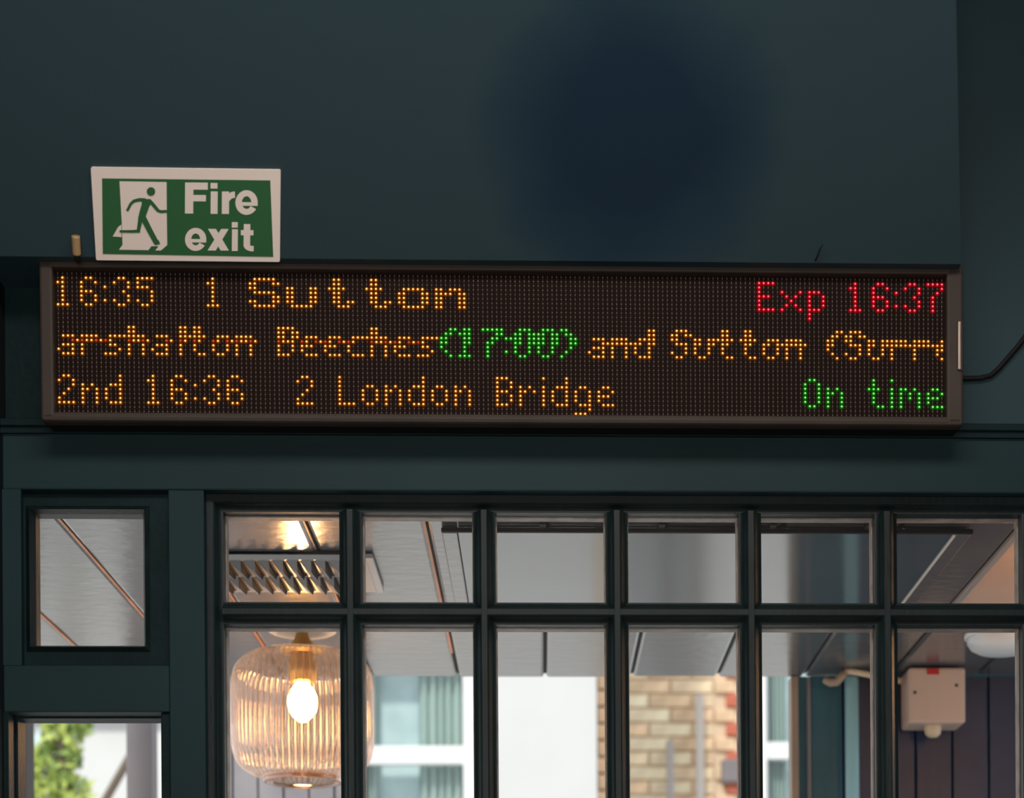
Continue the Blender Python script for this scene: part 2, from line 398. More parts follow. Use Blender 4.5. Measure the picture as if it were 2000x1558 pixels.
# ------------------------------------------------------------------ sloping bulkhead
bl = P(0, 505, 2.965); br = P(1877, 512, 2.965); z_b = P(950, 508, 2.965).z
def onslope(px, py):
    # 45 degree plane through the line y = 2.965, z = z_b, rising towards the camera
    d = ray(px, py); t = (z_b - EYE.z + 2.965) / (d.z + d.y)
    return EYE + d * t
tr = onslope(1868, 0)
PATCH_C = onslope(1240, 265)
dirn = (tr - br) / (tr.z - br.z)
top = br + dirn * (ZT - br.z)
xl = XL - 0.0
MBk = MB()
vs = [(xl, 2.965, z_b), (br.x, 2.965, z_b), (top.x, 2.965 - (ZT - z_b), ZT), (xl, 2.965 - (ZT - z_b), ZT),
      (xl, 3.085, z_b), (br.x, 3.085, z_b), (br.x, 3.085, ZT), (xl, 3.085, ZT)]
MBk.add(vs, [(0, 1, 2, 3), (0, 4, 5, 1), (1, 5, 6, 2), (4, 7, 6, 5), (0, 3, 7, 4), (3, 2, 6, 7)])
PATCH_ORIGIN = Vector(((xl + br.x) / 2, 2.9, z_b))
PATCH_C = PATCH_C - PATCH_ORIGIN
tag(MBk.build('trim_1', patch_material(), at=PATCH_ORIGIN), kind='structure')

# ------------------------------------------------------------------ departure board
YB = 3.0
c00 = P(109.5, 535, YB); c11 = P(1841.5, 811, YB)
PX = (P(1840, 673, YB).x - P(114, 673, YB).x) / 191.0
PZ_ = (c00.z - c11.z) / 31.0
bc = (P(114, 668, YB) + P(1840, 678, YB)) / 2
bw, bh = PX * 192, PZ_ * 32
board = empty('departure_board', (bc.x, YB, bc.z), 'long black LED train departure board with amber, green and red text above the glazed door', 'departure board')
board.rotation_euler = (R(1.6), 0, 0)
def cx(c): return (c - 95.5) * PX
def rz(r): return (15.5 - r) * PZ_
L_, R_, T_, Bt_ = -bw / 2 - 0.0225, bw / 2 + 0.0285, bh / 2 + 0.0125, -bh / 2 - 0.016
DEP = 0.056
MB().box((L_ + 0.002, 0.012, Bt_ + 0.002), (R_ - 0.002, DEP, T_ - 0.002), 0, 0.003).build('casing', M['black'], board, True)
MB().box((-bw / 2 - 0.003, 0.004, -bh / 2 - 0.003), (bw / 2 + 0.003, 0.0119, bh / 2 + 0.003)).build('matrix_panel', M['ledpanel'], board, True)
def bezel(name, x0, x1, z0, z1, bev=0.004):
    MB().box((x0, -0.012, z0), (x1, 0.018, z1), 0, bev).build(name, M['casing'], board, True)
bezel('top_bezel', L_, R_, bh / 2 + 0.001, T_, 0.003)
bezel('bottom_bezel', L_, R_, Bt_, -bh / 2 - 0.001, 0.006)
bezel('left_bezel', L_, -bw / 2 - 0.0015, Bt_ + 0.0005, T_ - 0.0005)
bezel('right_bezel', bw / 2 + 0.0015, R_, Bt_ + 0.0005, T_ - 0.0005)
zl = P(1870, 681, YB).z - bc.z
m = MB(); m.box((R_ - 0.0105, -0.0145, zl - 0.040), (R_ - 0.0015, -0.010, zl + 0.040), 0, 0.001)
ht = tag(m.build('hinge_plate', M['casing'], board, True))
MB().box((R_ - 0.0095, -0.0165, zl - 0.0385), (R_ - 0.0050, -0.0140, zl + 0.0385), 0, 0.001).build('metal_strip', M['metal'], ht, True)

lit = {}   # (col,row) -> colour ; text parts in order
parts = []
G = {
 '1': ['.X.', 'XX.', '.X.', '.X.', '.X.', '.X.', 'XXX'],
 '2': ['.XX.', 'X..X', '...X', '..X.', '.X..', 'X...', 'XXXX'],
 '3': ['.XX.', 'X..X', '...X', '..X.', '...X', 'X..X', '.XX.'],
 '5': ['XXXX', 'X...', 'XXX.', '...X', '...X', 'X..X', '.XX.'],
 '6': ['.XX.', 'X..X', 'X...', 'XXX.', 'X..X', 'X..X', '.XX.'],
 '7': ['XXXX', '...X', '..X.', '.X..', '.X..', '.X..', '.X..'],
 ':': ['.', '.', 'X', '.', '.', 'X', '.'],
 'E': ['XXXX', 'X...', 'X...', 'XXX.', 'X...', 'X...', 'XXXX'],
 'x': ['', '', 'X...X', '.X.X.', '..X..', '.X.X.', 'X...X'],
 'p': ['', '', 'XXX.', 'X..X', 'X..X', 'X..X', 'XXX.', 'X', 'X'],
 'S+': ['.XXXXX.', 'XX...XX', 'XX.....', '.XXXXX.', '.....XX', 'XX...XX', '.XXXXX.'],
 'u+': ['', '', 'XX...XX', 'XX...XX', 'XX...XX', 'XX...XX', '.XXXXX.'],
 't+': ['.XX...', '.XX...', 'XXXX..', '.XX...', '.XX...', '.XX.XX', '..XXX.'],
 'o+': ['', '', '.XXXXX.', 'XX...XX', 'XX...XX', 'XX...XX', '.XXXXX.'],
 'n+': ['', '', 'XX.XXX.', 'XXXX.XX', 'XX...XX', 'XX...XX', 'XX...XX'],
 'n': ['', '', 'X.X.', 'XX.X', 'X..X', 'X..X', 'X..X'],
 'd': ['...X', '...X', '.XXX', 'X..X', 'X..X', 'X..X', '.XXX'],
 'L': ['X', 'X', 'X', 'X', 'X', 'X', 'XXXX'],
 'o': ['', '', '.XX.', 'X..X', 'X..X', 'X..X', '.XX.'],
 'B': ['XXX.', 'X..X', 'X..X', 'XXX.', 'X..X', 'X..X', 'XXX.'],
 'r': ['', '', 'X.X.', 'XX.X', 'X...', 'X...', 'X...'],
 'i': ['X', '', 'X', 'X', 'X', 'X', 'X'],
 'g': ['', '', '.XX.', 'X..X', 'X..X', 'X..X', '.XXX', '...X', 'XXX.'],
 'e': ['', '', '.XX.', 'X..X', 'XXX.', 'X...', '.XXX'],
 'O': ['.XX.', 'X..X', 'X..X', 'X..X', 'X..X', 'X..X', '.XX.'],
 't': ['.X..', '.X..', 'XXX.', '.X..', '.X..', '.X..', '..XX'],
 'm': ['', '', 'XX.X.', 'X.X.X', 'X.X.X', 'X...X', 'X...X'],
}
def text(label, r0, colr, items):
    d = {}
    for ch, c0 in items:
        for r, row in enumerate(G[ch]):
            for c, k in enumerate(row):
                if k == 'X': d[(c0 + c, r0 + r)] = colr
    parts.append((label, d))
text('amber time 16:35 on the top line', 1, 'A', [('1', 0), ('6', 5), (':', 10), ('3', 12), ('5', 17)])
text('amber platform number 1 on the top line', 1, 'A', [('1', 32)])
text('bold amber word Sutton on the top line', 1, 'A', [('S+', 41), ('u+', 49), ('t+', 58), ('t+', 66), ('o+', 73), ('n+', 81)])
text('red word Exp at right of the top line', 1, 'R', [('E', 151), ('x', 156), ('p', 162)])
text('red time 16:37 at right of the top line', 1, 'R', [('1', 171), ('6', 176), (':', 181), ('3', 183), ('7', 188)])
text('amber word 2nd on the bottom line', 23, 'A', [('2', 0), ('n', 5), ('d', 10)])
text('amber time 16:36 on the bottom line', 23, 'A', [('1', 19), ('6', 24), (':', 29), ('3', 31), ('6', 36)])
text('amber platform number 2 on the bottom line', 23, 'A', [('2', 51)])
text('amber word London on the bottom line', 23, 'A', [('L', 60), ('o', 65), ('n', 70), ('d', 75), ('o', 80), ('n', 85)])
text('amber word Bridge on the bottom line', 23, 'A', [('B', 94), ('r', 99), ('i', 104), ('d', 106), ('g', 111), ('e', 116)])
text('green word On at right of the bottom line', 23, 'G', [('O', 161), ('n', 166)])
text('green word time at right of the bottom line', 23, 'G', [('t', 175), ('i', 180), ('m', 182), ('e', 188)])
# middle line is scrolling: lit dots row by row, d = dim red
rows_a = {
 12: [15, 16, 26, 27, 29, 30, 47, 48, 49, 50, 67, 68],
 13: [15, 16, 26, 27, 29, 30, 47, 48, 50, 51, 67, 68],
 14: [1, 2, 3, 5, 6, 7, 8, 11, 12, 13, 14, 15, 16, 17, 18, 21, 22, 23, 26, 27, 28, 29, 30, 31, 34, 35, 36, 38, 39, 40, 41, 47, 48, 50, 51, 53, 54, 55, 58, 59, 60, 63, 64, 65, 66, 67, 68, 69, 70, 73, 74, 75, 78, 79, 80, 81],
 15: [-3, 4, -5, 6, 7, -8, 9, -10, 11, -15, 16, 17, -18, 19, -23, 24, -26, 27, -29, 30, -33, 34, -36, 37, -38, 39, 40, -41, 42, -47, 48, 49, 50, -52, 53, -55, 56, -57, 58, -60, 61, -62, 63, -67, 68, 69, -70, 71, -72, 73, -75, 76, -77, 78],
 16: [1, 2, 3, 5, 11, 12, 15, 18, 21, 22, 23, 26, 29, 33, 36, 38, 41, 47, 50, 52, 53, 54, 57, 58, 59, 62, 67, 70, 72, 73, 74, 78, 79],
 17: [0, 3, 5, 13, 15, 18, 20, 23, 26, 29, 33, 36, 38, 41, 47, 50, 52, 57, 62, 67, 70, 72, 80],
 18: [1, 2, 3, 5, 10, 11, 12, 15, 18, 21, 22, 23, 26, 30, 31, 34, 35, 38, 41, 47, 48, 49, 53, 54, 55, 58, 59, 60, 63, 64, 65, 67, 70, 73, 74, 75, 77, 78, 79]}
rows_g = {
 12: [84, 85, 87, 88, 91, 92, 93, 94, 95, 99, 100, 101, 104, 105, 106, 108, 109],
 13: [83, 84, 86, 87, 88, 94, 95, 98, 99, 101, 102, 103, 104, 106, 107, 109, 110],
 14: [82, 83, 87, 88, 93, 94, 96, 97, 98, 99, 101, 102, 103, 104, 106, 107, 110, 111],
 15: [82, 83, 87, 88, 92, 93, 98, 99, 101, 102, 103, 104, 106, 107, 110, 111],
 16: [82, 87, 92, 98, 101, 103, 106, 110],
 17: [83, 87, 92, 96, 98, 101, 103, 106, 109],
 18: [84, 86, 87, 88, 92, 99, 100, 104, 105, 108]}
rows_b = {
 12: [127, 128, 133, 134, 135, 143, 144, 148, 149, 168, 169, 171, 172, 173],
 13: [127, 128, 132, 133, 135, 136, 143, 144, 148, 149, 167, 168, 170, 171, 173, 174],
 14: [115, 116, 117, 119, 120, 121, 122, 125, 126, 127, 128, 132, 133, 137, 138, 140, 141, 142, 143, 144, 145, 147, 148, 149, 150, 153, 154, 155, 157, 158, 159, 160, 166, 167, 170, 171, 175, 176, 178, 179, 180, 181, 182, 183, 185, 186, 187, 188, 191],
 15: [117, 118, 119, 120, 121, 122, 123, 124, 125, 127, 128, 133, 134, 135, 137, 138, 140, 141, 143, 144, 148, 149, 152, 153, 155, 156, 157, 158, 159, 160, 161, 166, 167, 171, 172, 173, 175, 176] + list(range(178, 192)),
 16: [115, 116, 117, 119, 122, 124, 127, 135, 137, 140, 143, 148, 152, 155, 157, 160, 166, 173, 175, 178, 180, 185, 190, 191],
 17: [114, 117, 119, 122, 124, 127, 132, 135, 137, 140, 143, 148, 152, 155, 157, 160, 167, 170, 173, 175, 178, 180, 185, 190],
 18: [115, 116, 117, 119, 122, 125, 126, 127, 133, 134, 138, 139, 144, 145, 149, 150, 153, 154, 157, 160, 168, 171, 172, 176, 177, 180, 185, 191]}
def rowpart(label, rows, colr, lo=0, hi=191):
    d = {}
    for r, cs in rows.items():
        for c in cs:
            if lo <= abs(c) <= hi: d[(abs(c), r)] = 'D' if c < 0 else colr
    parts.append((label, d))
rowpart('amber scrolling text arshalton on the middle line', rows_a, 'A', 0, 43)
rowpart('amber scrolling word Beeches on the middle line', rows_a, 'A', 44, 81)
rowpart('green scrolling time (17:00) on the middle line', rows_g, 'G')
rowpart('amber scrolling word and on the middle line', rows_b, 'A', 112, 129)
rowpart('amber scrolling word Sutton on the middle line', rows_b, 'A', 130, 162)
rowpart('amber scrolling text (Surr at right of the middle line', rows_b, 'A', 163, 191)

def led_lamp(mb, x, z, base, y=0.004, r=(0.00125, 0.0021, 0.0031, 0.0046)):
    n = 10; vs = [(x, y - 0.0034, z)]; fs = []; 
    rings = [(r[0], 0.0029, 0), (r[1], 0.0019, 1), (r[2], 0.0011, 2), (r[3], 0.0004, 3)]
    for rr, h, _ in rings:
        vs += [(x + rr * math.cos(2 * math.pi * k / n), y - h, z + rr * math.sin(2 * math.pi * k / n)) for k in range(n)]
    o = len(mb.v); mb.v += vs
    for k in range(n):
        j = (k + 1) % n
        mb.f.append([o, o + 1 + k, o + 1 + j]); mb.m.append(base); mb.sm.append(True)
        for q in (0, 1, 2):
            mb.f.append([o + 1 + q * n + k, o + 1 + (q + 1) * n + k, o + 1 + (q + 1) * n + j, o + 1 + q * n + j]); mb.m.append(base + q + 1); mb.sm.append(True)
for label, d in parts:
    cols = sorted(set(d.values())); mats = []; base = {}
    for k in cols: base[k] = len(mats); mats += LED[k]
    mb = MB()
    for (c, r), k in d.items(): led_lamp(mb, cx(c), rz(r), base[k]); lit[(c, r)] = 1
    tag(mb.build('led_text', mats, board, True), label)
mb = MB(); ms = MB()
for c in range(192):
    x = cx(c)
    ms.box((x - 0.00045, 0.0022, -bh / 2), (x + 0.00045, 0.0045, bh / 2))
    for r in range(32):
        if (c, r) in lit: continue
        z = rz(r); rr = 0.00095; y = 0.0024
        o = len(mb.v)
        mb.v += [(x, y - 0.0016, z)] + [(x + rr * math.cos(k * math.pi / 3), y, z + rr * math.sin(k * math.pi / 3)) for k in range(6)]
        for k in range(6): mb.f.append([o, o + 1 + k, o + 1 + (k + 1) % 6]); mb.m.append(0); mb.sm.append(True)
tag(mb.build('unlit_led', M['ledoff'], board, True), 'grey unlit LED dots', kind='stuff')
tag(ms.build('led_strip', M['ledstrip'], board, True), kind='stuff')

# ------------------------------------------------------------------ fire exit sign on the slope
sc = {k: onslope(*v) for k, v in {'tl': (178, 325), 'tr': (548.5, 330), 'bl': (188.5, 506), 'br': (547, 509.5)}.items()}
so = (sc['bl'] + sc['br']) / 2
sign = empty('fire_exit_sign', so, 'green and white Fire exit sign with running man above left end of the board', 'sign')
ux = Vector((1, 0, 0)); nrm = Vector((0, -1, -1)).normalized(); upv = Vector((0, -1, 1)).normalized()
sw = ((sc['br'] - sc['bl']).length + (sc['tr'] - sc['tl']).length) / 2
def sp(u, v, d):   # u across 0..1, v down 0..1 (bilinear on the four corners), d off the surface
    a = sc['tl'].lerp(sc['tr'], u); b = sc['bl'].lerp(sc['br'], u)
    return a.lerp(b, v) + nrm * d
def zx(x, y):      # photograph crop (4x) to sign u, v
    v = (y - 158) / 712.0
    l = 315 + 43 * v; r = 1785 + 3 * v
    return ((x - l) / (r - l), v - 0.010 * ((x - l) / (r - l) - 0.5))
def sgn(poly, d0, d1): 
    return [zx(*p) for p in poly]
def sprism(mb, poly, d0, d1):
    mb.prism([zx(*p) for p in poly], d0, d1, sp)
m = MB()
def rounded(u0, u1, v0, v1, ru, rv, n=5):
    pts = []
    for (cu, cv, a0) in ((u1 - ru, v0 + rv, -90), (u1 - ru, v1 - rv, 0), (u0 + ru, v1 - rv, 90), (u0 + ru, v0 + rv, 180)):
        for k in range(n + 1):
            a = R(a0 + 90 * k / n); pts.append((cu + ru * math.cos(a), cv + rv * math.sin(a)))
    return pts
m.prism(rounded(0, 1, 0, 1, 0.008, 0.016), 0.0005, 0.004, sp)
m.build('sign_plate', M['white'], sign)
m = MB(); sprism(m, [(403, 235), (1706, 240), (1736, 832), (410, 816)], 0.0041, 0.0046); m.build('green_field', M['green'], sign)
D0, D1 = 0.0047, 0.0050
m = MB()
QN = [0]
def quads(mb, pts, D0=D0, D1=D1):
    QN[0] = (QN[0] + 1) % 24
    sprism(mb, pts, D0, D1 + QN[0] * 0.000006)
def stroke(mb, pts, w, D0, D1, w2=None):
    n = len(pts); Lf = []; Rt = []
    for i, p in enumerate(pts):
        a = Vector(pts[max(i - 1, 0)]); b = Vector(pts[min(i + 1, n - 1)])
        t = (b - a).normalized(); nn = Vector((-t.y, t.x))
        ww = w + ((w2 or w) - w) * i / (n - 1)
        Lf.append(Vector(p) + nn * ww / 2); Rt.append(Vector(p) - nn * ww / 2)
    for i in range(n - 1):
        quads(mb, [Lf[i], Lf[i + 1], Rt[i + 1], Rt[i]], D0, D1)
# white doorway (three convex pieces)
quads(m, [(538, 255), (902, 258), (906, 560), (556, 560)])
quads(m, [(556, 560), (906, 560), (910, 742), (563, 742)])
quads(m, [(563, 742), (795, 742), (764, 783), (536, 781)])
quads(m, [(850, 742), (910, 742), (862, 785), (818, 785)])
quads(m, [(795, 742), (850, 742), (846, 752), (788, 752)])
quads(m, [(553, 585), (556, 682), (487, 677), (528, 604)])
m.build('doorway_symbol', M['white'], sign)
m = MB(); E0, E1 = 0.0053, 0.0056
quads(m, [(782 + 33 * math.cos(k * math.pi / 10), 329 + 33 * math.sin(k * math.pi / 10)) for k in range(20)], E0, E1)
quads(m, [(706, 386), (776, 386), (792, 404), (770, 445), (745, 512), (742, 545), (688, 535), (690, 500), (712, 420)], E0, E1)
stroke(m, [(740, 394), (690, 392), (650, 402), (626, 424), (598, 478)], 28, E0, E1, 20)
stroke(m, [(768, 398), (792, 420), (838, 474), (862, 482), (908, 478)], 30, E0, E1, 20)
stroke(m, [(706, 515), (697, 570), (684, 640)], 40, E0, E1, 26)
stroke(m, [(700, 632), (640, 636), (540, 636)], 26, E0, E1, 18)
stroke(m, [(718, 520), (770, 620), (828, 728)], 46, E0, E1, 40)
quads(m, [(808, 716), (842, 700), (856, 732), (818, 744)], E0, E1)
m.build('running_man_symbol', M['green'], sign)
def ring(mb, c, ro, ri, a0, a1, n=22):
    for k in range(n):
        p = []
        for a, r in ((a0 + (a1 - a0) * k / n, ro), (a0 + (a1 - a0) * (k + 1) / n, ro), (a0 + (a1 - a0) * (k + 1) / n, ri), (a0 + (a1 - a0) * k / n, ri)):
            p.append((c[0] + r[0] * math.cos(R(a)), c[1] + r[1] * math.sin(R(a))))
        quads(mb, p)
def rect(mb, x0, y0, x1, y1): quads(mb, [(x0, y0), (x1, y0), (x1, y1), (x0, y1)])
def letter(fn, lab=None):
    mb = MB(); fn(mb); mb.build('letter', M['white'], sign)
def let_F(m): rect(m, 1046, 260, 1110, 496); rect(m, 1110, 260, 1222, 313); rect(m, 1110, 354, 1208, 402)
def let_i(x0, x1, y0, y1, y2, y3):
    def f(m): rect(m, x0, y0, x1, y1); rect(m, x0 + 2, y2, x1 + 2, y3)
    return f
def let_r(m):
    rect(m, 1332, 326, 1388, 497); ring(m, (1425, 376), (52, 50), (38, 2), 180, 275, 10); quads(m, [(1388, 350), (1404, 336), (1432, 324), (1434, 372), (1408, 378), (1388, 400)])
def let_e(c, rx, ry):
    def f(m):
        ring(m, c, (rx, ry), (rx * 0.42, ry * 0.52), 32, 360, 30)
        rect(m, c[0] - rx * 0.6, c[1] - ry * 0.03, c[0] + rx * 0.99, c[1] + ry * 0.26)
    return f
def let_x(m):
    quads(m, [(1226, 614), (1288, 614), (1390, 783), (1326, 783)]); quads(m, [(1328, 614), (1386, 614), (1288, 783), (1224, 783)])
def let_t(m):
    rect(m, 1504, 575, 1555, 745); rect(m, 1482, 622, 1580, 662); ring(m, (1572, 738), (68, 50), (18, 8), 90, 180, 8); rect(m, 1571, 746, 1583, 788)
for fn in (let_F, let_i(1243, 1297, 262, 304, 326, 497), let_r, let_e((1524, 409), 87, 94), let_e((1131, 697), 83, 90), let_x, let_i(1411, 1457, 560, 602, 616, 786), let_t):
    letter(fn)

# small capped bolt and loose wire on top of the board
b0 = onslope(153, 507)
cb = empty('capped_bolt', b0, 'small black bolt with tan plastic cap left of the Fire exit sign', 'bolt')
ax = onslope(150, 456) - b0
def along(t, d=0.010): return b0 + ax * t + nrm * d
MB().tube([along(0.0, 0.006), along(0.12), along(0.34)], 0.0035, 8).build('bolt_shank', M['black'], cb)
MB().tube([along(0.30), along(0.36), along(0.5), along(0.8), along(0.96), along(1.0)], 0.0068, 12).build('plastic_cap', M['tanplastic'], cb)
wp = [onslope(1592, 508), onslope(1597, 497), onslope(1600, 486), onslope(1606, 476)]
tag(MB().tube([wp[0] + nrm * 0.002] + [p + nrm * 0.004 for p in wp[1:]], 0.0012, 6).build('loose_wire', M['black']), 'short black wire end above right part of the board', 'wire')
# power cable leaving the board on the right
cp = [(1872, 737), (1890, 739), (1915, 738), (1935, 733), (1952, 718), (1970, 697), (1990, 674), (2015, 640), (2050, 596)]
pts = [P(x, y, 3.079) for x, y in cp]; pts[0] = P(1872, 737, 3.076)
pts += [pts[-1] + Vector((0.02, 0, 0.10)), pts[-1] + Vector((0.03, 0, 0.40)), Vector((pts[-1].x + 0.03, 3.079, ZT - 0.001))]
tag(MB().tube(pts, 0.0042, 10).build('power_cable', M['black']), 'black power cable running up the wall from the right end of the board', 'cable')

# ------------------------------------------------------------------ porch ceiling
HC = 1.0; ZC = EYE.z + HC
YE = PZ(1100, 1322, ZC).y
pc = empty('porch_ceiling', (0, (YW1 + YE) / 2, ZC), kind='structure')
gx = [-1.95 + 0.217 * k for k in range(17)]
off = 0.0 - min(gx, key=lambda v: abs(v)); gx = [g + off + 0.012 for g in gx]
rs = random.Random(3)
for i in range(len(gx) - 1):
    dz = rs.uniform(-0.0015, 0.0015)
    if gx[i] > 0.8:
        MB().box((gx[i] + 0.003, YW1 + 0.002, ZC + dz), (gx[i + 1] - 0.003, 4.0, ZC + 0.03 + dz), 0, 0.007).build('plank', M['peach'], pc)  # near length of the board in the lamp-lit colour
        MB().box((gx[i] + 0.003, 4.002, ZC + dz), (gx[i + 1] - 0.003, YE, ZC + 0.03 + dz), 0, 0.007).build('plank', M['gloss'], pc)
    else:
        MB().box((gx[i] + 0.003, YW1 + 0.002, ZC + dz), (gx[i + 1] - 0.003, YE, ZC + 0.03 + dz), 0, 0.007).build('plank', M['gloss'], pc)
for g in gx[1:-1]:
    B((g - 0.0035, YW1 + 0.002, ZC + 0.009), (g + 0.0035, YE - 0.001, ZC + 0.028)).build('groove_fillet', M['black'], pc)
    if g < -0.1:
        B((g - 0.0062, YW1 + 0.002, ZC + 0.0022), (g - 0.0008, YE - 0.25, ZC + 0.008)).build('orange_edge', M['orange'], pc)  # orange strip along one side of the groove
B((gx[0], YW1, ZC + 0.032), (gx[-1], YE, ZC + 0.06)).build('roof_deck', M['black'], pc)

# hatch panel
def onc(px, py, dz=0.0): return PZ(px, py, ZC + dz)
ha = onc(862, 1038, -0.014); hb = onc(1893, 1050, -0.014); hf = onc(1300, 1200, -0.014)
hx0, hx1, hy0, hy1 = ha.x, hb.x, onc(1150, 1038, -0.014).y, hf.y
hatch = empty('ceiling_hatch', ((hx0 + hx1) / 2, (hy0 + hy1) / 2, ZC - 0.014), 'wide blue-grey glossy panel fixed under the porch ceiling beyond the top row of panes', 'panel')
MB().box((hx0 + 0.03, hy0 + 0.012, ZC - 0.013), (hx1 - 0.03, hy1 - 0.01, ZC - 0.003), 0).build('board', M['hatch'], hatch)
for (x0, x1) in ((hx0, hx0 + 0.028), (hx1 - 0.028, hx1)):
    MB().box((x0, hy0 + 0.012, ZC - 0.014), (x1, hy1, ZC - 0.002), 0, 0.002).build('edge_strip', M['gloss'], hatch)
MB().box((hx0, hy0 - 0.002, ZC - 0.0155), (hx1, hy0 + 0.006, ZC - 0.0075), 0, 0.001).build('shaded_front_edge', M['black'], hatch)  # front edge of the panel, its shade put in as black
MB().box((hx1 - 0.0325, hy0 + 0.012, ZC - 0.0165), (hx1 - 0.029, hy1, ZC - 0.004), 0, 0.001).build('bead', M['rose'], hatch)
for px in (1060, 1290, 1505, 1690):
    x = onc(px, 1030).x
    MB().box((x - 0.006, hy0 - 0.03, ZC - 0.010), (x + 0.006, hy0 - 0.003, ZC - 0.0015), 0, 0.001).build('bracket', M['black'], hatch)

MB().box((0.880, YW1 + 0.01, ZC - 0.004), (0.892, 4.0, ZC - 0.0002), 0, 0.001).build('tin_strip', M['vent'], pc)
# louvred vent
va = onc(500, 1087, -0.010); vb = onc(500, 1157, -0.010)
vx0, vx1 = onc(455, 1087).x - 0.09, onc(724, 1120, -0.01).x
vy0, vy1 = va.y, vb.y
vent = empty('ceiling_vent', ((vx0 + vx1) / 2, (vy0 + vy1) / 2, ZC), 'pale pressed-metal vent strip with two rows of louvres on the ceiling behind the lamp', 'vent')
zv = ZC - 0.012
m = MB()
# tray with turned-up edges
yy = [vy0, vy0 + 0.012, vy1 - 0.012, vy1]; zz = [ZC - 0.002, zv, zv, ZC - 0.002]
for k in range(3):
    m.add([(vx0, yy[k], zz[k]), (vx1, yy[k], zz[k]), (vx1, yy[k + 1], zz[k + 1]), (vx0, yy[k + 1], zz[k + 1]), (vx0, yy[k], zz[k] + 0.0012), (vx1, yy[k], zz[k] + 0.0012), (vx1, yy[k + 1], zz[k + 1] + 0.0012), (vx0, yy[k + 1], zz[k + 1] + 0.0012)],
          [(0, 1, 2, 3), (4, 7, 6, 5), (0, 4, 5, 1), (1, 5, 6, 2), (2, 6, 7, 3), (3, 7, 4, 0)])
m.build('tray', M['vent'], vent)
MB().box((vx1 - 0.001, vy0 + 0.004, ZC - 0.011), (vx1 + 0.014, vy1 - 0.004, ZC - 0.002), 0, 0.001).build('end_cap', M['vent'], vent)
MB().box((vx0, vy0 - 0.006, ZC - 0.006), (vx1, vy0 - 0.0005, ZC - 0.0005)).build('shadow_strip', M['black'], vent)  # black strip standing in for the shadow line along the vent
step = 0.0268
n = int((vx1 - 0.055 - vx0) / step)
d = (vy1 - vy0 - 0.05) / 2
lm = None
for r in range(2):
    y0 = vy0 + 0.020 + r * (d + 0.008)
    for k in range(n):
        x = vx1 - 0.062 - k * step + r * 0.004
        if lm is None:
            mb = MB()   # half-open pressed hood: metal shell and dark mouth
            a = [(-0.011, 0, 0), (0.011, 0, 0), (0.013, d, 0), (-0.004, d, 0), (0.010, 0.01, -0.020), (0.011, d * 0.92, -0.011)]
            mb.add(a, [(0, 4, 5, 3), (0, 1, 4), (3, 5, 2)], 0)
            mb.add([a[1], a[2], a[5], a[4]], [(0, 1, 2, 3)], 1)
            mb.add([(-0.011, -0.0, -0.0003), (0.013, 0, -0.0003), (0.013, d, -0.0003), (-0.004, d, -0.0003)], [(0, 1, 2, 3)], 1)
            mb.add([(0.0125, 0.004, -0.0004), (0.0155, 0.004, -0.0004), (0.0175, d, -0.0004), (0.0125, d, -0.0004)], [(0, 1, 2, 3)], 1)
            lm = mb.mesh('louvre', [M['vent'], M['black']])
        o = bpy.data.objects.new('louvre', lm); COL.objects.link(o); o.parent = vent
        o.location = Vector((x, y0, zv)) - Vector(vent.location)

